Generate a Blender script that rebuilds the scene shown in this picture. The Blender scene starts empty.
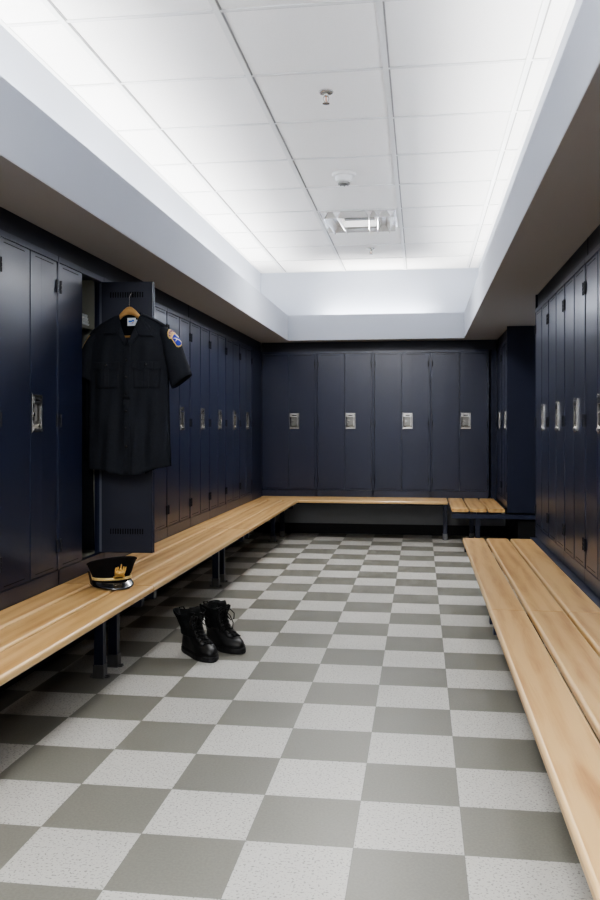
import bpy, bmesh, math, random
from mathutils import Vector, Matrix
random.seed(7)
PI = math.pi
scene = bpy.context.scene
COL = scene.collection

# ------------------------------------------------------------------ mesh helpers
class MB:
    def __init__(s): s.v=[]; s.f=[]; s.m=[]
    def add(s, vs, fs, m=0):
        b=len(s.v); s.v+= [tuple(v) for v in vs]
        for f in fs: s.f.append([i+b for i in f]); s.m.append(m)
    def box(s,x0,x1,y0,y1,z0,z1,m=0):
        v=[(x0,y0,z0),(x1,y0,z0),(x1,y1,z0),(x0,y1,z0),(x0,y0,z1),(x1,y0,z1),(x1,y1,z1),(x0,y1,z1)]
        s.add(v,[(3,2,1,0),(4,5,6,7),(0,1,5,4),(1,2,6,5),(2,3,7,6),(3,0,4,7)],m); return s
    def ring_loft(s, rings, m=0, cap0=True, cap1=True, closed=True):
        n=len(rings[0]); vs=[p for r in rings for p in r]; fs=[]
        for i in range(len(rings)-1):
            for j in range(n if closed else n-1):
                a=i*n+j; b=i*n+(j+1)%n
                fs.append((a,b,b+n,a+n))
        if closed and cap0: fs.append(tuple(range(n-1,-1,-1)))
        if closed and cap1: fs.append(tuple((len(rings)-1)*n+k for k in range(n)))
        s.add(vs,fs,m); return s
    def tube(s, pts, r, n=8, m=0, cyclic=False):
        pts=[Vector(p) for p in pts]; rr=r if isinstance(r,(list,tuple)) else [r]*len(pts)
        rings=[]; up=None
        for i,p in enumerate(pts):
            a=pts[max(i-1,0)]; b=pts[min(i+1,len(pts)-1)]
            if cyclic: a=pts[i-1]; b=pts[(i+1)%len(pts)]
            t=(b-a).normalized()
            if up is None: up=Vector((0,0,1)) if abs(t.z)<.9 else Vector((1,0,0))
            u=(up-t*up.dot(t)).normalized(); w=t.cross(u); up=u
            rings.append([p+(u*math.cos(2*PI*k/n)+w*math.sin(2*PI*k/n))*rr[i] for k in range(n)])
        if cyclic: rings.append(rings[0]); s.ring_loft(rings,m,False,False)
        else: s.ring_loft(rings,m)
        return s
    def lathe(s, prof, c=(0,0,0), n=24, m=0, axis='z'):
        rings=[]
        for r,z in prof:
            rg=[]
            for k in range(n):
                a=2*PI*k/n; x,y=r*math.cos(a),r*math.sin(a)
                if axis=='z': q=(c[0]+x,c[1]+y,c[2]+z)
                elif axis=='y': q=(c[0]+x,c[1]-z,c[2]+y)
                rg.append(q)
            rings.append(rg)
        s.ring_loft(rings,m); return s
    def prism(s, poly, y0, y1, m=0):     # polygon in x,z extruded along y
        n=len(poly)
        vs=[(x,y0,z) for x,z in poly]+[(x,y1,z) for x,z in poly]
        fs=[tuple(range(n)),tuple(range(2*n-1,n-1,-1))]+[(i,i+n,(i+1)%n+n,(i+1)%n) for i in range(n)]
        s.add(vs,fs,m); return s
    def prism_z(s, poly, z0, z1, m=0):
        n=len(poly)
        vs=[(x,y,z0) for x,y in poly]+[(x,y,z1) for x,y in poly]
        fs=[tuple(range(n-1,-1,-1)),tuple(range(n,2*n))]+[(i,(i+1)%n,(i+1)%n+n,i+n) for i in range(n)]
        s.add(vs,fs,m); return s
    def build(s,name,mats,parent=None,loc=None,bevel=0,seg=2,smooth=False,subd=0,solid=0,fixn=True):
        me=bpy.data.meshes.new(name); me.from_pydata(s.v,[],s.f); 
        if not isinstance(mats,(list,tuple)): mats=[mats]
        for m in mats: me.materials.append(m)
        me.polygons.foreach_set('material_index',s.m)
        if fixn:
            bm=bmesh.new(); bm.from_mesh(me); bmesh.ops.recalc_face_normals(bm,faces=bm.faces); bm.to_mesh(me); bm.free()
        me.update()
        o=bpy.data.objects.new(name,me); COL.objects.link(o)
        if parent is not None: o.parent=parent
        if loc is not None: o.location=loc
        if smooth:
            for p in me.polygons: p.use_smooth=True
        if solid:
            q=o.modifiers.new('solid','SOLIDIFY'); q.thickness=solid; q.offset=0
        if subd:
            q=o.modifiers.new('sub','SUBSURF'); q.levels=subd; q.render_levels=subd
        if bevel:
            q=o.modifiers.new('bevel','BEVEL'); q.width=bevel; q.segments=seg; q.limit_method='ANGLE'; q.angle_limit=math.radians(40)
            q.harden_normals=False
        return o
def tag(o,label=None,cat=None,group=None,kind=None):
    if label: o['label']=label
    if cat: o['category']=cat
    if group: o['group']=group
    if kind: o['kind']=kind
    return o
def empty(name,loc=(0,0,0),rz=0,label=None,cat=None,group=None):
    o=bpy.data.objects.new(name,None); COL.objects.link(o); o.location=loc; o.rotation_euler=(0,0,rz)
    o.empty_display_size=.1
    return tag(o,label,cat,group)
def struct(o): o['kind']='structure'; return o
def copy_tree(o,parent=None):
    c=o.copy(); COL.objects.link(c); c.parent=parent
    for ch in list(o.children): copy_tree(ch,c)
    return c

# ------------------------------------------------------------------ materials
def newmat(name):
    m=bpy.data.materials.new(name); m.use_nodes=True; nt=m.node_tree
    return m,nt,nt.nodes['Principled BSDF']
def N(nt,t,**k):
    n=nt.nodes.new(t)
    for a,b in k.items(): setattr(n,a,b)
    return n
def L(nt,a,b): nt.links.new(a,b)
def simple(name,col,rough=.5,metal=0,spec=.5,noise=0,nscale=20,bump=0,bscale=200,coat=0):
    m,nt,b=newmat(name)
    b.inputs['Roughness'].default_value=rough; b.inputs['Metallic'].default_value=metal
    b.inputs['Specular IOR Level'].default_value=spec; b.inputs['Coat Weight'].default_value=coat
    tc=N(nt,'ShaderNodeTexCoord')
    nz=N(nt,'ShaderNodeTexNoise'); nz.inputs['Scale'].default_value=nscale; nz.inputs['Detail'].default_value=3
    L(nt,tc.outputs['Object'],nz.inputs['Vector'])
    mr=N(nt,'ShaderNodeMapRange'); mr.inputs['To Min'].default_value=1-noise; mr.inputs['To Max'].default_value=1+noise
    L(nt,nz.outputs['Fac'],mr.inputs['Value'])
    mx=N(nt,'ShaderNodeVectorMath',operation='SCALE'); mx.inputs[0].default_value=col
    L(nt,mr.outputs[0],mx.inputs['Scale']); L(nt,mx.outputs[0],b.inputs['Base Color'])
    if bump:
        n2=N(nt,'ShaderNodeTexNoise'); n2.inputs['Scale'].default_value=bscale
        L(nt,tc.outputs['Object'],n2.inputs['Vector'])
        bp=N(nt,'ShaderNodeBump'); bp.inputs['Strength'].default_value=bump; bp.inputs['Distance'].default_value=.002
        L(nt,n2.outputs['Fac'],bp.inputs['Height']); L(nt,bp.outputs[0],b.inputs['Normal'])
    return m
M={}
M['navy']=simple('navy_enamel',(.0085,.0125,.036),.36,0,.5,.08,3,.06,350,.42)
M['navy'].node_tree.nodes['Principled BSDF'].inputs['Coat Roughness'].default_value=.22
M['navy'].node_tree.nodes['Principled BSDF'].inputs['Coat IOR'].default_value=1.6
M['navy_side']=simple('navy_side_panel',(.0075,.0105,.028),.45,0,.35,.06,3,.05,350)
M['navy_inner']=simple('navy_inner_pan',(.015,.018,.033),.42,0,.5,.08,4,.08,300)
M['filler']=simple('dark_filler',(.012,.0135,.024),.5,0,.35,.05,3)
M['black']=simple('black_gap',(.003,.003,.004),.7,0,.2)
M['hinge']=simple('hinge_dark',(.008,.009,.016),.4,0,.5)
M['chrome']=simple('brushed_nickel',(.58,.565,.53),.27,1,.5,.06,60)
M['cup']=simple('recess_metal',(.24,.235,.22),.3,1,.5,.1,60)
M['beige']=simple('locker_inside_beige',(.20,.20,.165),.5,0,.4,.04,5)
M['post']=simple('navy_post',(.014,.018,.042),.35,0,.5)
M['galv']=simple('galvanised_foot',(.17,.17,.175),.38,.7,.5,.15,40)
M['paint']=simple('pale_blue_wall_paint',(.45,.48,.54),.75,0,.25,.02,2,.05,250)
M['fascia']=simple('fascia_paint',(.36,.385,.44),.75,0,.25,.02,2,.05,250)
M['jamb']=simple('jamb_edge',(.11,.12,.15),.35,0,.6)
M['edgelight']=simple('maple_edge_highlight',(.66,.45,.22),.3,0,.5,.06,30,0,10,.4)  # paler colour paints the highlight along the rounded plank edges
M['soffit']=simple('soffit_paint',(.39,.385,.40),.8,0,.2,.02,2,.05,250)
M['wallgrey']=simple('grey_plinth_paint',(.25,.26,.27),.7,0,.3,.05,4)
M['rubber']=simple('black_cove_base',(.006,.006,.007),.55,0,.35)
M['tbar']=simple('white_grid_metal',(.74,.74,.73),.4,0,.4)
M['tshadow']=simple('grid_shadow_grey',(.30,.30,.29),.6,0,.3)  # grey stands in for the shadow line beside each grid bar
M['white']=simple('white_plastic',(.75,.75,.73),.4,0,.5)
M['cloth']=simple('dark_uniform_cloth',(.0155,.0180,.0245),.85,0,.22,.25,90,.35,900)
M['cloth_seam']=simple('uniform_seam_cloth',(.009,.010,.014),.9,0,.2,.25,90,.3,900)
M['cloth_in']=simple('uniform_inside',(.006,.007,.010),.9,0,.15,.2,60)
M['button']=simple('dark_button',(.012,.012,.014),.25,0,.6)
M['hwood']=simple('hanger_wood',(.42,.24,.085),.4,0,.5,.2,30)
M['gold']=simple('gold_braid',(.86,.68,.32),.42,.5,.5,.25,220,.5,700)
M['gold2']=simple('gold_metal',(.88,.68,.30),.32,1,.5,.2,150)
M['felt']=simple('cap_black_wool',(.006,.006,.008),.9,0,.2,.3,80,.3,900)
M['patent']=simple('patent_leather',(.010,.011,.014),.24,0,.7,0,10,0,10,.5)
M['brown']=simple('brown_leather',(.030,.015,.010),.5,0,.4)
M['leather']=simple('boot_leather',(.0075,.0075,.008),.46,0,.4,.3,25,.5,90)
M['nylon']=simple('boot_nylon',(.006,.0065,.007),.85,0,.2,.3,60,.5,600)
M['sole']=simple('boot_sole_rubber',(.009,.009,.010),.55,0,.4,.2,30)
M['lace']=simple('boot_lace',(.006,.006,.006),.8,0,.25)
M['pblue']=simple('patch_blue',(.02,.04,.42),.7)
M['ptan']=simple('patch_tan',(.60,.40,.24),.75,0,.3,.35,300)
M['pgold']=simple('patch_gold_border',(.80,.58,.20),.7,0,.3,.2,300)
M['ppurp']=simple('patch_purple',(.12,.05,.16),.75)
M['pwhite']=simple('patch_white',(.78,.72,.60),.75)
M['towel']=simple('white_towel',(.60,.62,.62),.9,0,.2,.08,60,.5,500)
M['tag']=simple('label_white',(.70,.74,.80),.8)
M['tagblue']=simple('label_blue',(.05,.15,.5),.8)
M['tagred']=simple('label_red',(.5,.08,.06),.8)
M['reflector']=simple('troffer_reflector',(.85,.85,.85),.22,.55,.5)
M['bulbhead']=simple('sprinkler_bulb',(.55,.22,.08),.15,0,.6)

def emit(name,col,st):
    m,nt,b=newmat(name)
    b.inputs['Emission Color'].default_value=(*col,1); b.inputs['Emission Strength'].default_value=st
    b.inputs['Base Color'].default_value=(.8,.8,.8,1)
    return m
M['tube']=emit('fluorescent_tube',(1,.98,.95),6)
M['lamp']=emit('troffer_fill',(1,.99,.96),.55)

def wood():
    m,nt,b=newmat('maple_plank')
    tc=N(nt,'ShaderNodeTexCoord'); oi=N(nt,'ShaderNodeObjectInfo')
    mp=N(nt,'ShaderNodeMapping'); mp.inputs['Scale'].default_value=(1.1,9,9)
    off=N(nt,'ShaderNodeVectorMath',operation='SCALE'); off.inputs[0].default_value=(37,17,5)
    L(nt,oi.outputs['Random'],off.inputs['Scale'])
    ad=N(nt,'ShaderNodeVectorMath',operation='ADD')
    L(nt,tc.outputs['Object'],mp.inputs['Vector']); L(nt,mp.outputs[0],ad.inputs[0]); L(nt,off.outputs[0],ad.inputs[1])
    nz=N(nt,'ShaderNodeTexNoise'); nz.inputs['Scale'].default_value=1.6; nz.inputs['Detail'].default_value=6; nz.inputs['Distortion'].default_value=1.2
    L(nt,ad.outputs[0],nz.inputs['Vector'])
    wv=N(nt,'ShaderNodeTexWave',wave_type='BANDS',bands_direction='Y'); wv.inputs['Scale'].default_value=.55; wv.inputs['Distortion'].default_value=11; wv.inputs['Detail'].default_value=2; wv.inputs['Detail Scale'].default_value=.6
    L(nt,ad.outputs[0],wv.inputs['Vector'])
    mp2=N(nt,'ShaderNodeMapping'); mp2.inputs['Scale'].default_value=(8,220,220)
    L(nt,tc.outputs['Object'],mp2.inputs['Vector'])
    fn=N(nt,'ShaderNodeTexNoise'); fn.inputs['Scale'].default_value=1; fn.inputs['Detail'].default_value=2
    L(nt,mp2.outputs[0],fn.inputs['Vector'])
    a=N(nt,'ShaderNodeMath',operation='MULTIPLY_ADD'); a.inputs[1].default_value=.38; L(nt,wv.outputs['Fac'],a.inputs[0]); L(nt,nz.outputs['Fac'],a.inputs[2])
    a2=N(nt,'ShaderNodeMath',operation='MULTIPLY_ADD'); a2.inputs[1].default_value=.30; L(nt,fn.outputs['Fac'],a2.inputs[0]); L(nt,a.outputs[0],a2.inputs[2])
    cr=N(nt,'ShaderNodeValToRGB'); e=cr.color_ramp.elements
    e[0].position=.43; e[0].color=(.36,.185,.062,1); e[1].position=1.04; e[1].color=(.60,.39,.17,1)
    el=cr.color_ramp.elements.new(.72); el.color=(.51,.305,.118,1)
    L(nt,a2.outputs[0],cr.inputs['Fac'])
    # a few knots
    vo=N(nt,'ShaderNodeTexVoronoi'); vo.inputs['Scale'].default_value=1.0
    mp3=N(nt,'ShaderNodeMapping'); mp3.inputs['Scale'].default_value=(1.6,3.5,3.5)
    L(nt,tc.outputs['Object'],mp3.inputs['Vector'])
    ad3=N(nt,'ShaderNodeVectorMath',operation='ADD'); L(nt,mp3.outputs[0],ad3.inputs[0]); L(nt,off.outputs[0],ad3.inputs[1]); L(nt,ad3.outputs[0],vo.inputs['Vector'])
    lt=N(nt,'ShaderNodeMapRange'); lt.inputs['From Min'].default_value=.012; lt.inputs['From Max'].default_value=.035; lt.inputs['To Min'].default_value=.45; lt.inputs['To Max'].default_value=1
    L(nt,vo.outputs['Distance'],lt.inputs['Value'])
    # plank-to-plank tone
    rr=N(nt,'ShaderNodeMapRange'); rr.inputs['To Min'].default_value=.92; rr.inputs['To Max'].default_value=1.05; L(nt,oi.outputs['Random'],rr.inputs['Value'])
    mm=N(nt,'ShaderNodeMath',operation='MULTIPLY'); L(nt,lt.outputs[0],mm.inputs[0]); L(nt,rr.outputs[0],mm.inputs[1])
    sc=N(nt,'ShaderNodeVectorMath',operation='SCALE'); L(nt,cr.outputs[0],sc.inputs[0]); L(nt,mm.outputs[0],sc.inputs['Scale'])
    L(nt,sc.outputs[0],b.inputs['Base Color'])
    b.inputs['Roughness'].default_value=.36; b.inputs['Specular IOR Level'].default_value=.45
    b.inputs['Coat Weight'].default_value=.25; b.inputs['Coat Roughness'].default_value=.25
    return m
M['wood']=wood()

TX0,TY0,T=-.7954,3.3026,.3048
def floor_mat():
    m,nt,b=newmat('checker_vinyl_tiles')
    g=N(nt,'ShaderNodeTexCoord'); sp=N(nt,'ShaderNodeSeparateXYZ'); L(nt,g.outputs['Object'],sp.inputs[0])
    def mth(op,a,bv=None,c=None):
        n=N(nt,'ShaderNodeMath',operation=op)
        for i,x in enumerate((a,bv,c)):
            if x is None: continue
            if isinstance(x,(int,float)): n.inputs[i].default_value=x
            else: L(nt,x,n.inputs[i])
        return n.outputs[0]
    u=mth('MULTIPLY_ADD',sp.outputs['X'],1/T,-TX0/T+40); v=mth('MULTIPLY_ADD',sp.outputs['Y'],1/T,-TY0/T+40)
    fu=mth('FLOOR',u); fv=mth('FLOOR',v)
    par=mth('MODULO',mth('ADD',fu,fv),2)         # 0 dark, 1 light
    # per tile tone
    cb=N(nt,'ShaderNodeCombineXYZ'); L(nt,fu,cb.inputs[0]); L(nt,fv,cb.inputs[1])
    wn=N(nt,'ShaderNodeTexWhiteNoise'); L(nt,cb.outputs[0],wn.inputs['Vector'])
    nz=N(nt,'ShaderNodeTexNoise'); nz.inputs['Scale'].default_value=130; nz.inputs['Detail'].default_value=2; L(nt,g.outputs['Object'],nz.inputs['Vector'])
    n2=N(nt,'ShaderNodeTexNoise'); n2.inputs['Scale'].default_value=1.3; n2.inputs['Detail'].default_value=4; L(nt,g.outputs['Object'],n2.inputs['Vector'])
    spk=N(nt,'ShaderNodeMapRange'); spk.inputs['From Min'].default_value=.57; spk.inputs['From Max'].default_value=.64; spk.inputs['To Min'].default_value=1; spk.inputs['To Max'].default_value=.50
    L(nt,nz.outputs['Fac'],spk.inputs['Value'])
    spd=N(nt,'ShaderNodeMapRange'); spd.inputs['From Min'].default_value=.35; spd.inputs['From Max'].default_value=.65; spd.inputs['To Min'].default_value=.93; spd.inputs['To Max'].default_value=1.07
    L(nt,nz.outputs['Fac'],spd.inputs['Value'])
    mixs=mth('ADD',mth('MULTIPLY',spk.outputs[0],par),mth('MULTIPLY',spd.outputs[0],mth('SUBTRACT',1,par)))
    tone=mth('MULTIPLY_ADD',wn.outputs['Value'],.10,.95)
    tone=mth('MULTIPLY',tone,mth('MULTIPLY_ADD',n2.outputs['Fac'],.14,.93))
    # joint lines
    du=mth('ABSOLUTE',mth('SUBTRACT',mth('FRACT',u),.5)); dv=mth('ABSOLUTE',mth('SUBTRACT',mth('FRACT',v),.5))
    j=mth('GREATER_THAN',mth('MAXIMUM',du,dv),.4965)
    jf=mth('MULTIPLY_ADD',j,-.35,1)
    mx=N(nt,'ShaderNodeMix',data_type='RGBA'); mx.inputs['A'].default_value=(.172,.170,.147,1); mx.inputs['B'].default_value=(.47,.465,.437,1)
    L(nt,par,mx.inputs['Factor'])
    sc=N(nt,'ShaderNodeVectorMath',operation='SCALE'); L(nt,mx.outputs['Result'],sc.inputs[0])
    L(nt,mth('MULTIPLY',mth('MULTIPLY',mixs,tone),jf),sc.inputs['Scale']); L(nt,sc.outputs[0],b.inputs['Base Color'])
    ro=mth('MULTIPLY_ADD',n2.outputs['Fac'],.25,.28); L(nt,ro,b.inputs['Roughness'])
    b.inputs['Specular IOR Level'].default_value=.4
    return m
M['floor']=floor_mat()
def ceil_mat():
    m,nt,b=newmat('mineral_ceiling_tile')
    g=N(nt,'ShaderNodeTexCoord')
    nz=N(nt,'ShaderNodeTexNoise'); nz.inputs['Scale'].default_value=160; nz.inputs['Detail'].default_value=3; L(nt,g.outputs['Object'],nz.inputs['Vector'])
    mr=N(nt,'ShaderNodeMapRange'); mr.inputs['To Min'].default_value=.94; mr.inputs['To Max'].default_value=1.04; L(nt,nz.outputs['Fac'],mr.inputs['Value'])
    sc=N(nt,'ShaderNodeVectorMath',operation='SCALE'); sc.inputs[0].default_value=(.88,.87,.85); L(nt,mr.outputs[0],sc.inputs['Scale'])
    L(nt,sc.outputs[0],b.inputs['Base Color']); b.inputs['Roughness'].default_value=.9; b.inputs['Specular IOR Level'].default_value=.15
    bp=N(nt,'ShaderNodeBump'); bp.inputs['Strength'].default_value=.25; bp.inputs['Distance'].default_value=.002; L(nt,nz.outputs['Fac'],bp.inputs['Height']); L(nt,bp.outputs[0],b.inputs['Normal'])
    return m
M['ceil']=ceil_mat()

# ------------------------------------------------------------------ layout numbers
XL=-1.72; XR=.79; YB=9.25           # locker faces
Z0=.415; ZT=1.985; ZS=2.09          # locker bottom, locker top, soffit
HC=2.852; LEDGE=2.20; FT=2.352
UL,UR,UB=-1.733,.604,9.262          # upper walls of the recess
FL,FR,FB=-1.40,.445,9.05            # fascia faces
YN=-1.6                             # wall behind the viewer
DEP=.55

# ------------------------------------------------------------------ room shell
def sbox(name,*a,mat,bevel=0):
    return struct(MB().box(*a).build(name,mat,bevel=bevel))
sbox('floor',-2.45,1.55,YN-.1,YB+.75,-.1,0,mat=M['floor'])
sbox('wall_left',-2.45,XL-DEP-.02,YN,YB+.62,0,3.0,mat=M['paint'])
sbox('wall_right',XR+DEP+.04,1.55,YN,YB+.62,0,3.0,mat=M['paint'])
sbox('wall_back',-2.45,1.55,YB+DEP+.06,YB+.75,0,3.0,mat=M['paint'])
sbox('wall_rear',-2.45,1.55,YN-.1,YN,0,3.0,mat=M['paint'])
# ceiling with suspended grid
sbox('ceiling',UL,UR,YN,UB,HC,HC+.06,mat=M['ceil'])
g=MB(); P=.652; xc,yc=-1.467,3.396
for i in range(4):
    x=xc+i*P
    g.box(x-.013,x+.013,YN,UB,HC-.007,HC+.002)
    g.box(x+.0131,x+.021,YN,UB,HC-.004,HC+.002,1)  # painted shadow line along the bar
j=-8
while yc+j*P<UB-.02:
    y=yc+j*P
    if y>YN: g.box(UL,UR,y-.009,y+.009,HC-.005,HC+.002); g.box(UL,UR,y+.0091,y+.0145,HC-.003,HC+.002,1)
    j+=1
g.box(UL,UL+.02,YN,UB,HC-.006,HC+.002); g.box(UR-.02,UR,YN,UB,HC-.006,HC+.002); g.box(UL,UR,UB-.02,UB,HC-.006,HC+.002)
struct(g.build('trim_1',[M['tbar'],M['tshadow']]))
# soffits: solid bulkheads with an upstand fascia in front of the light trough
def bulk(name,boxes,mat): 
    b=MB()
    for x in boxes: b.box(*x[:6],x[6] if len(x)>6 else 0)
    return struct(b.build(name,mat))
S=[M['fascia'],M['soffit']]
bulk('trim_2',[(-2.45,FL,YN,FB,ZS,LEDGE),(FL-.025,FL,YN,FB,LEDGE,FT)],S[0])
bulk('trim_3',[(FR,1.55,YN,FB,ZS,LEDGE),(FR,FR+.025,YN,FB,LEDGE,FT)],S[0])
bulk('trim_4',[(-2.45,1.55,FB,YB+.75,ZS,LEDGE),(FL-.025,FR+.025,FB,FB+.025,LEDGE,FT)],S[0])
# painted soffit undersides
bulk('trim_5',[(-2.44,FL-.001,YN,FB,ZS-.004,ZS),(FR+.001,1.54,YN,FB,ZS-.004,ZS),(-2.44,1.54,FB+.001,YB+.74,ZS-.004,ZS)],S[1])
# upper walls above the ledge
bulk('trim_6',[(-2.45,UL,YN,UB+.1,LEDGE,3.0)],M['paint']); bulk('trim_7',[(UR,1.55,YN,UB+.1,LEDGE,3.0)],M['paint']); bulk('trim_8',[(UL,UR,UB,UB+.1,LEDGE,3.0)],M['paint'])
# dark filler strips over the lockers and in the corners
ff=MB(); ff.box(XL-.06,XL-.012,2.13,YB,ZT,ZS-.004)
for y in (3.36,6.3): ff.box(XL-.013,XL-.0105,y-.003,y+.003,ZT,ZS-.004,1)
struct(ff.build('trim_9',[M['filler'],M['black']]))
ff=MB(); ff.box(XL,XR,YB+.012,YB+.06,ZT,ZS-.004); struct(ff.build('trim_10',[M['filler']]))
ff=MB(); ff.box(XR+.012,XR+.06,1.306,6.13,ZT,ZS-.004); ff.box(XR+.0105,XR+.013,4.317,4.323,ZT,ZS-.004,1); ff.box(XR+.012,XR+.06,8.06,YB,ZT,ZS-.004)
struct(ff.build('trim_11',[M['filler'],M['black']]))
ff=MB(); ff.box(XL-.03,XL,8.70,YB+.02,Z0,ZT); ff.box(XL,XL+.012,YB-.003,YB+.03,Z0,ZT); ff.box(.732,XR,YB,YB+.03,Z0,ZT)
struct(ff.build('trim_12',M['navy_side'],bevel=.002))
# end panels of the locker rows
sbox('trim_13',XR,XR+DEP+.03,6.135,6.16,0.0,ZS-.005,mat=M['navy_side'])
sbox('trim_14',XR-.01,XR+DEP+.03,8.03,8.05,Z0-.03,ZS-.005,mat=M['navy_side'])
# plinths, black cove bases and steel rails under the lockers
ff=MB(); ff.box(XL-.20,XL-.12,YN+.01,YB+.2,.10,Z0-.03); struct(ff.build('trim_15',M['wallgrey']))
sbox('baseboard_left',XL-.20,XL-.112,YN+.01,YB+.2,0,.10,mat=M['rubber'])
ff=MB(); ff.box(XL-.12,XR+.2,YB+.13,YB+.2,.10,Z0-.03); struct(ff.build('trim_16',M['wallgrey']))
sbox('baseboard_back',XL-.112,XR+.2,YB+.12,YB+.2,0,.11,mat=M['rubber'])
ff=MB(); ff.box(XR+.12,XR+.2,1.306,6.13,.10,Z0-.03); ff.box(XR+.1,XR+.5,8.16,YB+.1,0,.30,1); struct(ff.build('trim_17',[M['wallgrey'],M['rubber']]))
sbox('baseboard_right',XR+.112,XR+.2,1.306,6.13,0,.10,mat=M['rubber'])
ff=MB(); ff.box(XL-.13,XL-.004,2.13,YB,Z0-.045,Z0-.001); ff.box(XL-.004,XR,YB+.004,YB+.13,Z0-.045,Z0-.001)
ff.box(XR+.004,XR+.13,1.306,6.13,Z0-.045,Z0-.001); ff.box(.75,XR+.004,1.306,6.13,Z0-.04,Z0-.012)
struct(ff.build('trim_18',M['navy'],bevel=.002))
ff=MB(); ff.box(.285,XR+DEP,8.035,8.075,.325,.368); ff.box(XR-.02,XR+DEP,8.055,8.5,.372,Z0-.03,1)
struct(ff.build('trim_19',[M['post'],M['black']],bevel=.002))

# ------------------------------------------------------------------ lockers
W=.6; ST=.013; DB=Z0+.072; DT=ZT-.03; HZ0,HZ1=1.147,1.315
def leaf_front(side):
    """door leaf, local origin on its hinge line; side=-1: hinge at left, extends +x. side=+1: hinge at right, extends -x"""
    w=W/2-ST-.003; b=MB(); 
    def bx(x0,x1,y0,y1,z0,z1,m=0):
        if side>0: x0,x1=-x1,-x0
        b.box(x0,x1,y0,y1,z0,z1,m)
    x0,x1=.002,w
    if side>0:
        h0,h1=w-.112,w-.008
        bx(x0,h0,-.001,.003,DB,DT); bx(h1,x1,-.001,.003,DB,DT)
        bx(h0,h1,-.001,.003,DB,HZ0); bx(h0,h1,-.001,.003,HZ1,DT)
    else: bx(x0,x1,-.001,.003,DB,DT)
    # returns
    bx(x0,x0+.003,.003,.021,DB,DT); bx(x1-.003,x1,.003,.021,DB,DT)
    bx(x0,x1,.003,.021,DB,DB+.003); bx(x0,x1,.003,.021,DT-.003,DT)
    # inner pan with a row of upright vent slots near top and bottom
    pz=[DB+.10,DB+.13,DT-.085,DT-.055]
    bx(x0,x1,.019,.021,DB,pz[0],2); bx(x0,x1,.019,.021,pz[1],pz[2],2); bx(x0,x1,.019,.021,pz[3],DT,2)
    bx(x0+.004,x1-.004,.012,.013,pz[0]-.01,pz[1]+.01,1); bx(x0+.004,x1-.004,.012,.013,pz[2]-.01,pz[3]+.01,1)  # black backing strips paint the shade inside the vent slots
    bx(x1-.014,x1,.0211,.026,DB+.01,DT-.01,2)
    n=14; s0,s1=.045,.235
    for za,zb in ((pz[0],pz[1]),(pz[2],pz[3])):
        bx(x0,s0,.019,.021,za,zb,2); bx(s1,x1,.019,.021,za,zb,2)
        q=(s1-s0)/n
        for k in range(n+1):
            c=s0+k*q; bx(max(c-q*.23,s0-.001),min(c+q*.23,s1+.001),.019,.021,za,zb,2)
    # concealed slot lines at head and foot of the face, and the raised edge of the leaf
    bx(.04,w-.05,-.0014,-.0008,DT-.018,DT-.014,1); bx(.04,w-.05,-.0014,-.0008,DB+.014,DB+.018,1)
    if side>0: bx(w-.004,w+.004,-.0035,.002,DB,DT,0)
    return b
def handle_mesh():
    """recessed pull, local origin at its lower left corner on the door face"""
    b=MB(); w,h=.102,HZ1-HZ0; y=-.007
    b.box(0,w,y,.004,h-.007,h); b.box(0,w,y,.004,0,.006)                 # outer frame
    b.box(0,.006,y,.004,.006,h-.007); b.box(w-.006,w,y,.004,.006,h-.007)
    b.box(.010,w-.010,-.010,.014,h-.042,h-.009)                          # top block
    b.box(.028,w-.028,-.0108,-.0095,h-.029,h-.020,2)                     # dark slot in it
    b.box(.006,w-.006,.014,.016,.006,h-.007,1)                           # cup floor
    b.box(.006,.016,.002,.014,.006,h-.042,2); b.box(w-.016,w-.006,.002,.014,.006,h-.042,2)
    # slanted bottom lip
    b.add([(.008,-.012,.004),(w-.008,-.012,.004),(w-.008,.013,.030),(.008,.013,.030),(.008,-.012,.014),(w-.008,-.012,.014),(w-.008,.013,.036),(.008,.013,.036)],
          [(0,1,2,3),(7,6,5,4),(0,4,5,1),(1,5,6,2),(2,6,7,3),(3,7,4,0)],0)
    # lifting trigger plate and key lock
    b.box(.040,w-.030,.004,.014,.050,h-.045,1)
    b.lathe([(.012,0),(.012,.010),(.009,.013),(.004,.013)],(.030,.012,.078),14,0,'y')
    b.lathe([(.004,.0),(.004,.002)],(.030,-.002,.078),10,2,'y')
    b.box(w-.020,w-.010,-.011,.012,.030,h-.042,0)                        # polished grip bar
    for px,pz in ((.0,-.004),(.0,h+.004)): b.lathe([(.004,0),(.004,.003),(.001,.004)],(px+.001,-.001,pz),8,0,'y')
    return b
def hinge_mesh():
    b=MB(); b.box(-.009,.0,-.006,.002,-.03,.03); b.tube([(-.002,-.007,-.031),(-.002,-.007,.031)],.0045,8); 
    for z in (-.012,.008): b.box(-.011,.001,-.0125,-.006,z,z+.003)
    return b
HG=[.60,1.20,1.84]
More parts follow.
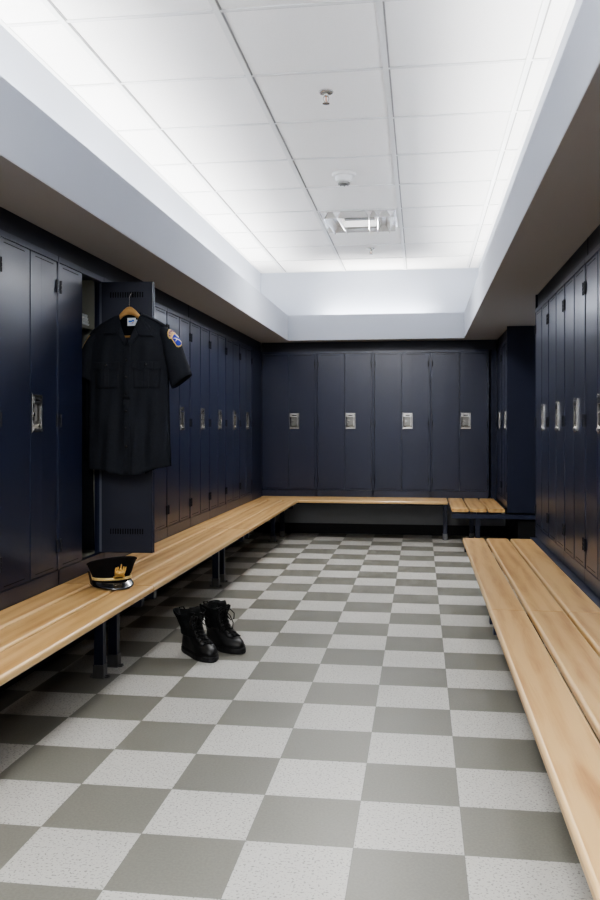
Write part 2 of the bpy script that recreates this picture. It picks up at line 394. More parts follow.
def make_locker():
    root=empty('locker')
    b=MB(); t=.002
    b.box(0,t,.0,DEP,Z0,ZT); b.box(W-t,W,.0,DEP,Z0,ZT); b.box(0,W,DEP-t,DEP,Z0,ZT)
    b.box(0,W,0,DEP,Z0,Z0+.02); b.box(0,W,0,DEP,ZT-.012,ZT)
    b.box(t,t+.002,.05,DEP-t,Z0+.02,ZT-.012,1); b.box(W-t-.002,W-t,.05,DEP-t,Z0+.02,ZT-.012,1)
    b.box(t,W-t,DEP-t-.003,DEP-t,Z0+.02,ZT-.012,1); b.box(t,W-t,.05,DEP,Z0+.02,Z0+.022,1)
    b.box(.004,W-.004,.06,DEP-.01,1.70,1.715,1)
    b.build('cabinet_body',[M['navy_side'],M['beige']],root)
    f=MB()
    f.box(.0012,ST-.001,-.004,.03,Z0,ZT-.028); f.box(W-ST+.001,W-.0012,-.004,.03,Z0,ZT-.028)
    f.box(.0012,W-.0012,-.004,.03,ZT-.028,ZT); f.box(.0012,W-.0012,-.004,.03,Z0,DB-.003)
    f.box(W-ST-.0005,W-ST+.0009,.0,.018,DB,DT,1)
    f.build('face_frame',[M['navy'],M['jamb']],root,bevel=.0012)
    for side,x in ((-1,ST),(1,W-ST)):
        d=leaf_front(side).build('door',[M['navy'],M['black'],M['navy_inner']],root,(x,0,0),bevel=.0008,seg=1)
        for z in HG:
            h=hinge_mesh().build('hinge',M['hinge'],d,(.011*-side,0,z))
            if side>0: h.rotation_euler=(0,0,0); h.scale=(-1,1,1)
        if side>0:
            w=W/2-ST-.003
            handle_mesh().build('handle',[M['chrome'],M['cup'],M['black']],d,(-w+.009,0,HZ0),bevel=.0012,seg=2)
    return root
proto=make_locker()
LB=3.918; LPI=.596
llab={-3:'navy double-door locker on the left wall standing before the first one fully in view',
-2:'navy double-door locker at the photo\'s left edge, only its right border showing',
-1:'navy double-door locker left of the open one, large and nearest on the left wall',
0:'navy double-door locker standing open with the dark uniform shirt hung on its door',
1:'closed navy locker hidden behind the open door and the hanging shirt',
2:'closed navy locker half covered by the shirt\'s sleeve and the open door, its handle hidden',
3:'navy locker on the left wall, first whose handle shows right of the shirt',
4:'navy locker on the left wall, second whose handle shows right of the shirt',
5:'navy locker on the left wall, third whose handle shows right of the shirt',
6:'navy locker on the left wall, second from the back corner',
7:'navy locker at the far end of the left wall, next to the back corner'}
openroot=None
first=True
def put(loc,rz,sx,label,grp):
    global first
    if first: o=proto; first=False
    else: o=copy_tree(proto)
    o.location=loc; o.rotation_euler=(0,0,rz); o.scale=(sx,1,1)
    tag(o,label,'locker',grp); return o
lk={}
for k in range(-3,8):
    lk[k]=put((XL,LB+k*LPI,0),PI/2,LPI/W,llab[k],'lockers along the left wall')
bl=['navy double-door locker on the back wall, leftmost, beside the left corner','navy double-door locker on the back wall, second from the left corner',
'navy double-door locker on the back wall, third from the left corner','navy double-door locker on the back wall, rightmost, above the short slatted bench']
for i in range(4): put((-1.728+i*.61,YB,0),0,.61/W,bl[i],'lockers along the back wall')
rl=['navy locker on the right wall, farthest of the near row, at its end panel','navy locker on the right wall, second from the end panel of the near row',
'navy locker on the right wall, third from the end panel of the near row','navy locker at the photo\'s right edge, its handle cut by the frame','navy locker of the right row standing nearer than the photo\'s right edge']
rl+= [rl[4]]*3
for i in range(8): put((XR,6.13-i*.603,0),-PI/2,.603/W,rl[i],'lockers along the right wall')
for i in range(2): put((XR,YB-i*.598,0),-PI/2,.597/W,['narrowly seen navy locker in the right rear recess, touching the back corner','narrowly seen navy locker in the right rear recess, beside the plain blue end panel'][i],'lockers in the rear right recess')
# open the right leaf of the locker with the shirt
OD=None
for ch in lk[0].children:
    if ch.name.startswith('door') and ch.location.x>.3: OD=ch
OD.rotation_euler=(0,0,math.radians(93))

# ------------------------------------------------------------------ benches
def make_bench(L_,label,legs,loc,rz,wid=.46,front_inset=.03,arms=None,n=3):
    root=empty('bench',loc,rz,label,'bench','slatted maple benches in front of the lockers')
    gap=.013; pw=(wid-gap*(n-1))/n
    for i in range(n):
        y0=i*(pw+gap)
        pr=[]; rd=.010; za=Z0-.032; mt=[]
        for cy,cz,a0 in ((y0+pw-rd,Z0-rd,0),(y0+rd,Z0-rd,90),(y0+rd,za+rd,180),(y0+pw-rd,za+rd,270)):
            for q in range(5):
                aa=math.radians(a0+q*22.5); pr.append((cy+rd*math.cos(aa),cz+rd*math.sin(aa)))
        pb=MB(); xs=[.002,L_*.25,L_*.5,L_*.75,L_-.002]; pb.ring_loft([[(x,yy,zz) for yy,zz in pr] for x in xs])
        nn=len(pr)
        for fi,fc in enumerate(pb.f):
            if len(fc)==4 and fi%nn%5!=4: pb.m[fi]=1  # rounded corners get the painted highlight colour
        pb.build('plank',[M['wood'],M['edgelight']],root)
    for x in legs:
        MB().box(x-.021,x+.021,.022,wid-.006,Z0-.078,Z0-.0325).build('cross_arm',M['post'],root,bevel=.002)
        y=wid/2
        lg=MB().box(x-.022,x+.022,y-.022,y+.022,.03,Z0-.0785).build('leg',M['post'],root,bevel=.002)
        fb=MB(); fb.box(x-.027,x+.027,y-.027,y+.027,.0,.006)
        fb.box(x-.027,x-.0225,y-.025,y+.025,.006,.062); fb.box(x+.0225,x+.027,y-.025,y+.025,.006,.062)
        fb.box(x-.0225,x+.0225,y+.0225,y+.027,.006,.062); fb.box(x-.0225,x+.0225,y-.027,y-.0225,.006,.062)
        fb.box(x-.015,x+.015,y-.045,y+.045,0,.005); fb.box(x-.008,x+.008,y+.028,y+.044,.005,.012); fb.box(x-.008,x+.008,y-.044,y-.028,.005,.012)
        fb.build('foot_bracket',M['galv'],lg,bevel=.001,seg=1)
    MB().box(.03,L_-.03,wid/2-.012,wid/2+.012,Z0-.062,Z0-.034).build('rail',M['post'],root)
    return root
BX=-1.255
make_bench(2.30,'nearest left bench of maple planks ending at the seam by the officer\'s cap',[.09,2.205],(BX,1.65,0),PI/2)
make_bench(2.30,'middle left bench of maple planks carrying the peaked cap, boots beside it',[.09,2.205],(BX,3.95,0),PI/2)
make_bench(2.52,'far left bench of maple planks running into the back corner',[.09,2.36],(BX,6.25,0),PI/2)
make_bench(2.30,'nearest right bench of maple planks, large in the lower right of the photo',[.09,2.205],(.742,1.33,0),PI/2)
make_bench(2.31,'farther right bench of maple planks ending short before the recess',[.09,2.20],(.742,3.63,0),PI/2)
make_bench(1.975,'long maple bench under the back wall lockers',[.25,1.955],(-1.705,8.785,0),0)
make_bench(1.185,'short maple bench in the right rear corner, planks running toward the back',[.10,1.06],(.762,8.05,0),PI/2,.478)

# ------------------------------------------------------------------ uniform shirt (local: x right, y toward the back, z up; real heights)
SX,SY=-1.543,4.436      # hanger centre
PXM=186.
def U(px): return (px-128)/PXM
def Zp(py): return 1.171-(py-426.5)/PXM
shirt=empty('uniform_shirt',(SX,SY,0),0,'dark navy short-sleeved uniform shirt hanging on the open locker door','shirt')
def lerp(a,b,t): return a+(b-a)*t
def interp(tab,t):
    if t<=tab[0][0]: return tab[0][1]
    for (a,b),(c,d) in zip(tab,tab[1:]):
        if t<=c: return lerp(b,d,(t-a)/(c-a))
    return tab[-1][1]
WL=[(.93,.226),(1.1,.224),(1.4,.222),(1.55,.224),(1.66,.224),(1.70,.150),(1.735,.06)]
WR=[(.93,.228),(1.1,.220),(1.4,.214),(1.55,.212),(1.66,.212),(1.70,.155),(1.735,.06)]
def hem(x): # px space
    return interp([(-.21,Zp(469)),(-.12,Zp(470)),(-.03,Zp(475)),(.06,Zp(474)),(.12,Zp(469)),(.22,Zp(465))],x)
def shoulder(x): 
    ax=abs(x)
    return interp([(0,1.772),(.055,1.770),(.10,1.750),(.15,1.725),(.195,1.695),(.212,1.672)],ax)+.045*x
def vtop(x): # front opening
    return interp([(-.055,1.770),(.008,1.605),(.012,1.605),(.062,1.770)],x) if -.055<x<.062 else shoulder(x)
def bodyy(a,x,z):
    top=shoulder(x); s=min(1,max(0,(top-z)/.16)); s=math.sin(s*PI/2)
    D=.012+.050*s
    return D*math.sqrt(max(0,1-a*a*.98))
def fold(x,z):
    t=max(0,min(1,(1.66-z)/.6))
    return (.008*math.sin(x*46+z*3)+.005*math.sin(x*83-z*7+1)+.0045*math.sin(z*26+x*12))*(.25+.75*t)
def sheet(front,a0,a1,na,nb,topf,m):
    b=MB(); vs=[]; fs=[]
    for j in range(nb+1):
        for i in range(na+1):
            a=lerp(a0,a1,i/na)
            x=a*(.207)
            t=topf(x); h=hem(x); z=lerp(h,t,j/nb)
            wz=(interp(WR,min(z,1.66)) if a>0 else interp(WL,min(z,1.66)))
            xx=a*wz
            y=bodyy(a,xx,z)
            y=-y if front else y*.9
            y+= fold(xx,z)*(1 if front else -1)*(1-a**6)
            vs.append((xx,y,z))
    for j in range(nb):
        for i in range(na):
            q=j*(na+1)+i; fs.append((q,q+1,q+na+2,q+na+1))
    b.add(vs,fs,m); return b
def fy(x,z,off=.004):   # y of the front cloth at x,z
    wz=(interp(WR,min(z,1.66)) if x>0 else interp(WL,min(z,1.66))); a=max(-1,min(1,x/wz))
    return -bodyy(a,x,z)+fold(x,z)*(1-a**6)-off
sheet(True,-1,1,72,56,vtop,0).build('shirt_front',M['cloth'],shirt,smooth=True,solid=.003)
sheet(False,-1,1,40,40,lambda x: shoulder(x)-(.012 if abs(x)<.05 else 0),0).build('shirt_back',[M['cloth_in']],shirt,smooth=True,solid=.003)
def strip_on_front(poly,off,name,mat,th=.0035,sub=3,parent=shirt):
    """polygon fan refined so it follows the cloth: poly is a list of quads (x,z)x4"""
    b=MB()
    for q in poly:
        n=10; vs=[]; fs=[]
        for j in range(n+1):
            for i in range(n+1):
                u=i/n; v=j/n
                x=lerp(lerp(q[0][0],q[1][0],u),lerp(q[3][0],q[2][0],u),v); z=lerp(lerp(q[0][1],q[1][1],u),lerp(q[3][1],q[2][1],u),v)
                vs.append((x,fy(x,z,off),z))
        for j in range(n):
            for i in range(n):
                k=j*(n+1)+i; fs.append((k,k+1,k+n+2,k+n+1))
        b.add(vs,fs)
    return b.build(name,mat,parent,smooth=True,solid=th)
def P2(*p): return [(U(a),Zp(b)) for a,b in p]
# collar wings
strip_on_front([P2((118.5,316),(116,322),(104,335),(109,325)),P2((118.5,316),(123,328),(119.5,335.5),(104,335.3)),P2((123,328),(130,344),(127.5,347),(119.5,335.5))],.012,'collar',M['cloth'],.004)
strip_on_front([P2((139.5,317),(141,322),(155.5,338.5),(151,328)),P2((139.5,317),(137,329),(141,337.5),(155.5,338.6)),P2((137,329),(131,344),(132.5,349),(141,337.5))],.012,'collar',M['cloth'],.004)
# collar band behind the neck, with the maker's label
b=MB(); vs=[];fs=[]; n=24
for j in range(4):
    for i in range(n+1):
        a=PI*i/n; x=.004+.058*math.cos(a); y=.030*math.sin(a)-.004; z=lerp(1.735,1.782-.008*math.sin(a),j/3)-(.012 if 0 else 0)
        vs.append((x,y*(1-.1*j/3),z))
for j in range(3):
    for i in range(n): k=j*(n+1)+i; fs.append((k,k+1,k+n+2,k+n+1))
b.add(vs,fs); b.build('collar_band',M['cloth_in'],shirt,smooth=True,solid=.003)
lb=MB(); lb.box(U(124.8),U(133.5),.0,.001,Zp(326),Zp(318)); lb.box(U(133.5),U(137),.0005,.001,Zp(323),Zp(320))
o=lb.build('neck_label',M['tag'],shirt,(0,.012,0))
lb=MB(); lb.box(U(126),U(129.5),-.0008,.0,Zp(322.5),Zp(320.6)); lb.box(U(129.5),U(131.8),-.0008,.0,Zp(321.8),Zp(320.0)); lb.box(U(127),U(131),-.0008,0,Zp(324.3),Zp(323.8)); lb.box(U(129.8),U(131),-.0009,0,Zp(323.2),Zp(322.4),1)
lb.box(U(134.4),U(136),-.0004,.0005,Zp(322),Zp(321))
lb.build('label_print',[M['tagblue'],M['tagred']],o)
# placket, pockets, flaps, epaulets, buttons
strip_on_front([P2((125.2,475),(132.6,475),(132.6,400),(125.2,400)),P2((125.2,400),(132.6,400),(133,347),(126.5,347))],.0035,'placket',M['cloth'],.0025)
def pocket(x0,x1,bx):
    strip_on_front([P2((x0+1,389),(x1-1,389),(x1,368),(x0,368))],.004,'pocket',M['cloth'],.0025)
    strip_on_front([P2(((x0+x1)/2-2.5,389),((x0+x1)/2+2.5,389),((x0+x1)/2+2.5,369),((x0+x1)/2-2.5,369))],.007,'pocket_pleat',M['cloth'],.002)
    m=(x0+x1)/2
    strip_on_front([P2((x0-.7,369),((x0+m)/2,371.5),((x0+m)/2,363),(x0-.7,362.5)),P2(((x0+m)/2,371.5),(m,369),(m,363),((x0+m)/2,363)),
                    P2((m,369),((x1+m)/2,371.5),((x1+m)/2,363),(m,363)),P2(((x1+m)/2,371.5),(x1+.7,369.5),(x1+.7,362.5),((x1+m)/2,363))],.011,'pocket_flap',M['cloth'],.003)
    bt(bx,366,.014)
def bt(px,py,off=.007):
    x,z=U(px),Zp(py); y=fy(x,z,off)
    MB().lathe([(.006,0),(.0065,.002),(.005,.0035),(.003,.0028)],(x,y,z),14,0,'y').build('button',M['button'],shirt,smooth=True)
pocket(95,121,108); pocket(135,162,149)
for py in (361.6,378,395,411,428,446): bt(129,py)
for s in (-1,1):
    b=MB(); rings=[]
    for k in range(9):
        t=k/8; x=.014*0+s*lerp(.075,.195,t); z=shoulder(x)+.007; w=lerp(.018,.026,t)
        rings.append([(x,-w,z-.012),(x,-w*.7,z-.002),(x,0,z+.002),(x,w*.7,z-.002),(x,w,z-.010)])
    b.ring_loft(rings,0,closed=False); b.build('epaulet',M['cloth'],shirt,smooth=True,solid=.003)
def sleeve(top,bot,depth):
    n=28; K=16; rings=[]; 
    def pt(tab,t):
        f=t*(len(tab)-1); i=min(int(f),len(tab)-2); f-=i
        # catmull
        g=lambda q: tab[max(0,min(len(tab)-1,q))]
        p0,p1,p2,p3=g(i-1),g(i),g(i+1),g(i+2)
        return [0.5*((2*b)+(-a+c)*f+(2*a-5*b+4*c-d)*f*f+(-a+3*b-3*c+d)*f**3) for a,b,c,d in zip(p0,p1,p2,p3)]
    for k in range(K+1):
        t=k/K; A=pt(top,t); B=pt(bot,t)
        ax,az=U(A[0]),Zp(A[1]); bx_,bz=U(B[0]),Zp(B[1])
        d=lerp(depth*.22,depth,min(1,t*2)**.7)
        rg=[]
        for i in range(n):
            a=2*PI*i/n; c=(1+math.cos(a))/2; sn=math.sin(a)
            x=lerp(bx_,ax,c); z=lerp(bz,az,c)
            y=-d*math.copysign(abs(sn)**.8,sn)+.003*math.sin(t*9+a*3)
            rg.append((x,y,z))
        rings.append(rg)
    return rings
TR=[(159,327),(168,330),(178.5,341),(185,358),(191,375)]; BR=[(160,345),(163,352),(166,364),(168.5,377),(172,389)]
rR=sleeve(TR,BR,.052)
MB().ring_loft(rR,0,False,False).build('sleeve',M['cloth'],shirt,smooth=True,solid=.003)
TL=[(97,331),(89,334),(81,345),(75,358),(71,373)]; BL=[(97,345),(94.5,352),(93.5,363),(93,373),(92.5,383)]
rL=sleeve(TL,BL,.030)
MB().ring_loft(rL,0,False,False).build('sleeve',M['cloth'],shirt,smooth=True,solid=.003)
# sleeve hems
for rg,nm in ((rR,0),(rL,0)):
    r1=rg[-1]; r0=rg[-3]; c=Vector((sum(p[0] for p in r1)/len(r1),sum(p[1] for p in r1)/len(r1),sum(p[2] for p in r1)/len(r1)))
    out=[[tuple(c+(Vector(p)-c)*1.03) for p in r] for r in (rg[-3],rg[-2],rg[-1])]
# sleeve patches: bilinear map on the sleeve's outer face.  s along the sleeve, q across (0 = outer edge)
def on_sleeve(rings,s,q,off,mir=1):
    K=len(rings)-1; f=s*K; i=min(int(f),K-1); f-=i; n=len(rings[0])
    g=q*n/2; a=int(g); gf=g-a
    def P_(r,a): return Vector(r[a%n])
    p=(P_(rings[i],a)*(1-gf)+P_(rings[i],a+1)*gf)*(1-f)+(P_(rings[i+1],a)*(1-gf)+P_(rings[i+1],a+1)*gf)*f
    c=Vector((0,0,0)); 
    for r in (rings[i],): 
        for v in r: c+=Vector(v)/n
    d=(p-c); d.z*=.3; d.normalize()
    return p+d*off
def patch(rings,parent,s0,s1,q0,q1):
    # outline in unit square (u across, v along sleeve, 0 top)
    def poly(pts,off,m,name,par):
        b=MB(); 
        cx=sum(p[0] for p in pts)/len(pts); cy=sum(p[1] for p in pts)/len(pts)
        dense=[]
        for (a,b_),(c,d) in zip(pts,pts[1:]+pts[:1]):
            for k in range(4): dense.append((lerp(a,c,k/4),lerp(b_,d,k/4)))
        R=5; vs=[];fs=[]; n=len(dense)
        for r in range(1,R+1):
            for (x,y) in dense:
                u=lerp(cx,x,r/R); v=lerp(cy,y,r/R); vs.append(on_sleeve(rings,lerp(s0,s1,v),lerp(q0,q1,u),off))
        vs.append(on_sleeve(rings,lerp(s0,s1,cy),lerp(q0,q1,cx),off)); ci=len(vs)-1
        for k in range(n): fs.append((ci,k,(k+1)%n))
        for r in range(R-1):
            for k in range(n): a=r*n+k; c=r*n+(k+1)%n; fs.append((a,c,c+n,a+n))
        b.add(vs,fs); return b.build(name,m,par,smooth=True,solid=.0012)
    arc=[(.0,.30),(.02,.16),(.2,.04),(.5,.0),(.8,.04),(.98,.16),(1,.30),(.88,.40),(.88,.62),(.84,.85),(.72,.96),(.5,1.0),(.28,.96),(.16,.85),(.12,.62),(.12,.40)]
    p=poly(arc,.004,M['pgold'],'sleeve_patch',parent)
    poly([(.06,.30),(.08,.18),(.24,.08),(.5,.04),(.76,.08),(.92,.18),(.94,.30),(.8,.36),(.5,.32),(.2,.36)],.0058,M['ptan'],'patch_arc',p)
    for u,v in ((.16,.24),(.30,.17),(.44,.14),(.58,.14),(.72,.17),(.84,.24)):
        poly([(u-.04,v-.05),(u+.03,v-.05),(u+.04,v+.07),(u+.0,v+.02),(u-.04,v+.07)],.0074,M['ppurp'],'patch_letter',p)
    poly([(.18,.42),(.5,.38),(.82,.42),(.82,.62),(.79,.83),(.70,.91),(.5,.95),(.30,.91),(.21,.83),(.18,.62)],.0058,M['pblue'],'patch_field',p)
    poly([(.20,.45),(.80,.80),(.78,.86),(.50,.66),(.22,.66),(.5,.60)],.0074,M['pwhite'],'patch_bar',p)
    poly([(.62,.42),(.80,.44),(.78,.60),(.66,.56)],.0074,M['pwhite'],'patch_emblem',p)
patch(rR,shirt,.27,.60,.35,-.10)
patch(rL,shirt,.27,.58,.12,-.30)
# hanger
hg=empty('clothes_hanger',(SX-.006,SY,0),0,'light wooden clothes hanger inside the uniform shirt, its hook in the door vent','hanger')
b=MB(); top=[];bot=[]
for k in range(33):
    x=lerp(-.185,.185,k/32); ax=abs(x)
    zt=interp([(0,1.812),(.012,1.811),(.03,1.799),(.055,1.772),(.10,1.722),(.15,1.692),(.185,1.668)],ax)
    zb=interp([(0,1.768),(.012,1.767),(.03,1.762),(.055,1.740),(.10,1.695),(.15,1.668),(.185,1.652)],ax)
    if zb>zt-.014: zb=zt-.014
    top.append((x+.004,zt)); bot.append((x+.004,zb))
rings=[]
for (x,zt),(_,zb) in zip(top,bot):
    zz=(zt+zb)/2; h=(zt-zb)/2
    if abs(x)>.07: zz-=.014; h*=.8
    rings.append([(x,-.007*math.sin(2*PI*q/12),zz+h*math.cos(2*PI*q/12)) for q in range(12)])
b.ring_loft(rings); b.build('shoulder_piece',M['hwood'],hg,smooth=True)
MB().tube([(-.16,0,Zp(337)),(.17,0,Zp(337))],.006,10).build('trouser_bar',M['hwood'],hg,smooth=True)
hk=[(.004,0,1.80),(.004,0,1.86),(.006,.003,1.872),(.009,.012,1.885),(.012,.026,1.890),(.013,.040,1.885),(.013,.044,1.872)]
MB().tube(hk,.0018,8).build('hook',M['chrome'],hg,smooth=True)

# ------------------------------------------------------------------ things inside the open locker
tw=MB()
for k in range(4): tw.box(-.09+.004*k,.09-.003*k,-.12,.12,.016*k+.001,.016*k+.0155)
t=tw.build('folded_towel',M['towel'],None,(-1.875,4.36,1.716),bevel=.006,seg=3); tag(t,'folded white towel on the top shelf inside the open locker','towel')
jk=empty('hanging_jacket',(-1.935,4.487,0),0,'dark jacket hanging deep inside the open locker behind the shirt','jacket')
rings=[]
for k in range(15):
    z=lerp(.50,1.64,k/14); w=interp([(.50,.20),(1.2,.19),(1.5,.20),(1.58,.16),(1.64,.04)],z)
    rings.append([(w*.85*math.cos(2*PI*q/28)*(1+.03*math.sin(q*2.1+z*3)),.020*math.sin(2*PI*q/28)*(1+.25*math.sin(q*1.7)),z) for q in range(28)])
MB().ring_loft(rings).build('jacket_body',M['cloth_in'],jk,smooth=True)
for s in (-1,1):
    MB().tube([(s*.13,-.015,1.56),(s*.145,-.02,1.45),(s*.145,-.02,1.2),(s*.14,-.02,1.0)],[.015,.02,.02,.018],12).build('sleeve',M['cloth_in'],jk,smooth=True)
rg=MB(); rg.tube([(.0,.012*math.cos(a),.012*math.sin(a)) for a in [2*PI*i/16 for i in range(16)]],.003,8,0,True)
rgo=rg.build('key_ring',M['chrome'],None,(-1.80,4.36,1.235),smooth=True); rgo.rotation_euler=(0,0,math.radians(-60))
tag(rgo,'small silver ring hanging on a hook in the open locker','ring')
hookm=MB().tube([(0,0,.012),(0,0,.03),(-.0,.02,.045),(0,.13,.045)],.002,8).build('ring_hook',M['chrome'],rgo,smooth=True); hookm.rotation_euler=(0,0,math.radians(60))

# ------------------------------------------------------------------ peaked cap
cap=empty('peaked_cap',(-1.457,3.925,Z0+.003),math.radians(39),'black peaked officer\'s cap with gold strap and gold badge on the left bench','cap')
# local: front is -y
def ell(rx,ry,z,cy=0,tilt=0,n=48):
    return [(rx*math.cos(2*PI*k/n),cy+ry*math.sin(2*PI*k/n),z-tilt*math.sin(2*PI*k/n)) for k in range(n)]
b=MB(); b.ring_loft([ell(.086,.098,.0),ell(.087,.099,.02),ell(.086,.098,.048)],0,True,True); b.build('band',M['felt'],cap,smooth=False)
b=MB(); b.ring_loft([ell(.086,.098,.046,0,.002),ell(.094,.106,.062,-.002,.006),ell(.103,.116,.088,-.004,.022),ell(.111,.126,.108,-.008,.032),ell(.114,.129,.114,-.010,.034),ell(.110,.125,.119,-.010,.034),ell(.095,.105,.121,-.010,.028),ell(.05,.055,.120,-.010,.014),ell(.01,.01,.119,-.010,.003)],0,False,True)
b.build('crown',M['felt'],cap,smooth=True)
b=MB(); b.tube([(x,y,z) for x,y,z in ell(.1145,.1295,.114,-.010,.034)],.0018,8,0,True); b.build('crown_piping',M['felt'],cap,smooth=True)
# visor
b=MB(); rin=[];rout=[]; n=30; rows=[]
for r in range(6):
    t=r/5; row=[]
    for k in range(n+1):
        a=math.radians(lerp(196,344,k/n)); s=math.sin(math.radians(lerp(0,180,k/n)))
        ext=.047*s**.5*t
        rx,ry=.087+ext*.55,.099+ext
        row.append((rx*math.cos(a),ry*math.sin(a),.031-ext*.62))
    rows.append(row)
b.ring_loft(rows,0,closed=False); b.build('visor',M['patent'],cap,smooth=True,solid=.0025)
# gold strap over the visor
b=MB(); rows=[]
for dz,dr in ((-.0065,.0025),(-.004,.005),(.004,.005),(.0065,.0025)):
    rows.append([((.088+dr)*math.cos(math.radians(a)),(.100+dr)*math.sin(math.radians(a)),.040+dz+.004*math.cos(math.radians((a-270)*1.2))) for a in range(182,359,4)])
b.ring_loft(rows,0,closed=False); b.build('gold_strap',M['gold'],cap,smooth=True,solid=.002)
for a in (182,358):
    x,y=(.092*math.cos(math.radians(a)),.103*math.sin(math.radians(a)))
    q=MB().lathe([(.0075,0),(.007,.004),(.003,.006)],(0,0,0),14,0,'y').build('strap_button',M['gold2'],cap,(x,y,.039),smooth=True); q.rotation_euler=(0,0,math.radians(a-270))
b=MB(); b.add([(-.0935,.01,.01),(-.0935,-.02,.01),(-.108,-.02,.075),(-.108,.01,.075),(-.0965,.01,.01),(-.0965,-.02,.01),(-.111,-.02,.075),(-.111,.01,.075)],
 [(0,1,2,3),(7,6,5,4),(0,4,5,1),(1,5,6,2),(2,6,7,3),(3,7,4,0)]); b.build('side_tab',M['brown'],cap,bevel=.001)
# badge: towered crest with a scroll beneath
bd=MB(); 
bd.prism([(-.022,.004),(-.017,.0),(.017,.0),(.022,.004),(.022,.012),(-.022,.012)],-.004,0)
bd.prism([(-.018,.012),(.018,.012),(.021,.030),(.020,.036),(-.020,.036),(-.021,.030)],-.003,0)
for x,h in ((-.0185,.050),(-.011,.054),(0,.064),(.011,.054),(.0185,.050)):
    bd.prism([(x-.0032,.034),(x+.0032,.034),(x+.0026,h-.004),(x,h),(x-.0026,h-.004)],-.0035,0)
for x,z,r in ((-.011,.027,.007),(.011,.027,.007),(0,.024,.009),(0,.040,.006),(-.012,.017,.004),(.012,.017,.004),(0,.052,.0035),(-.0185,.049,.003),(.0185,.049,.003)):
    bd.lathe([(r,0),(r*.8,r*.45),(r*.3,r*.65)],(x,-.0025,z),10,0,'y')
bd.box(-.014,.014,-.0046,-.0035,.004,.008,1)
q=bd.build('badge',[M['gold2'],M['black']],cap,(0,-.106,.047),bevel=.0006,seg=1); q.rotation_euler=(math.radians(28),0,0); q.scale=(1.25,1,1.3)

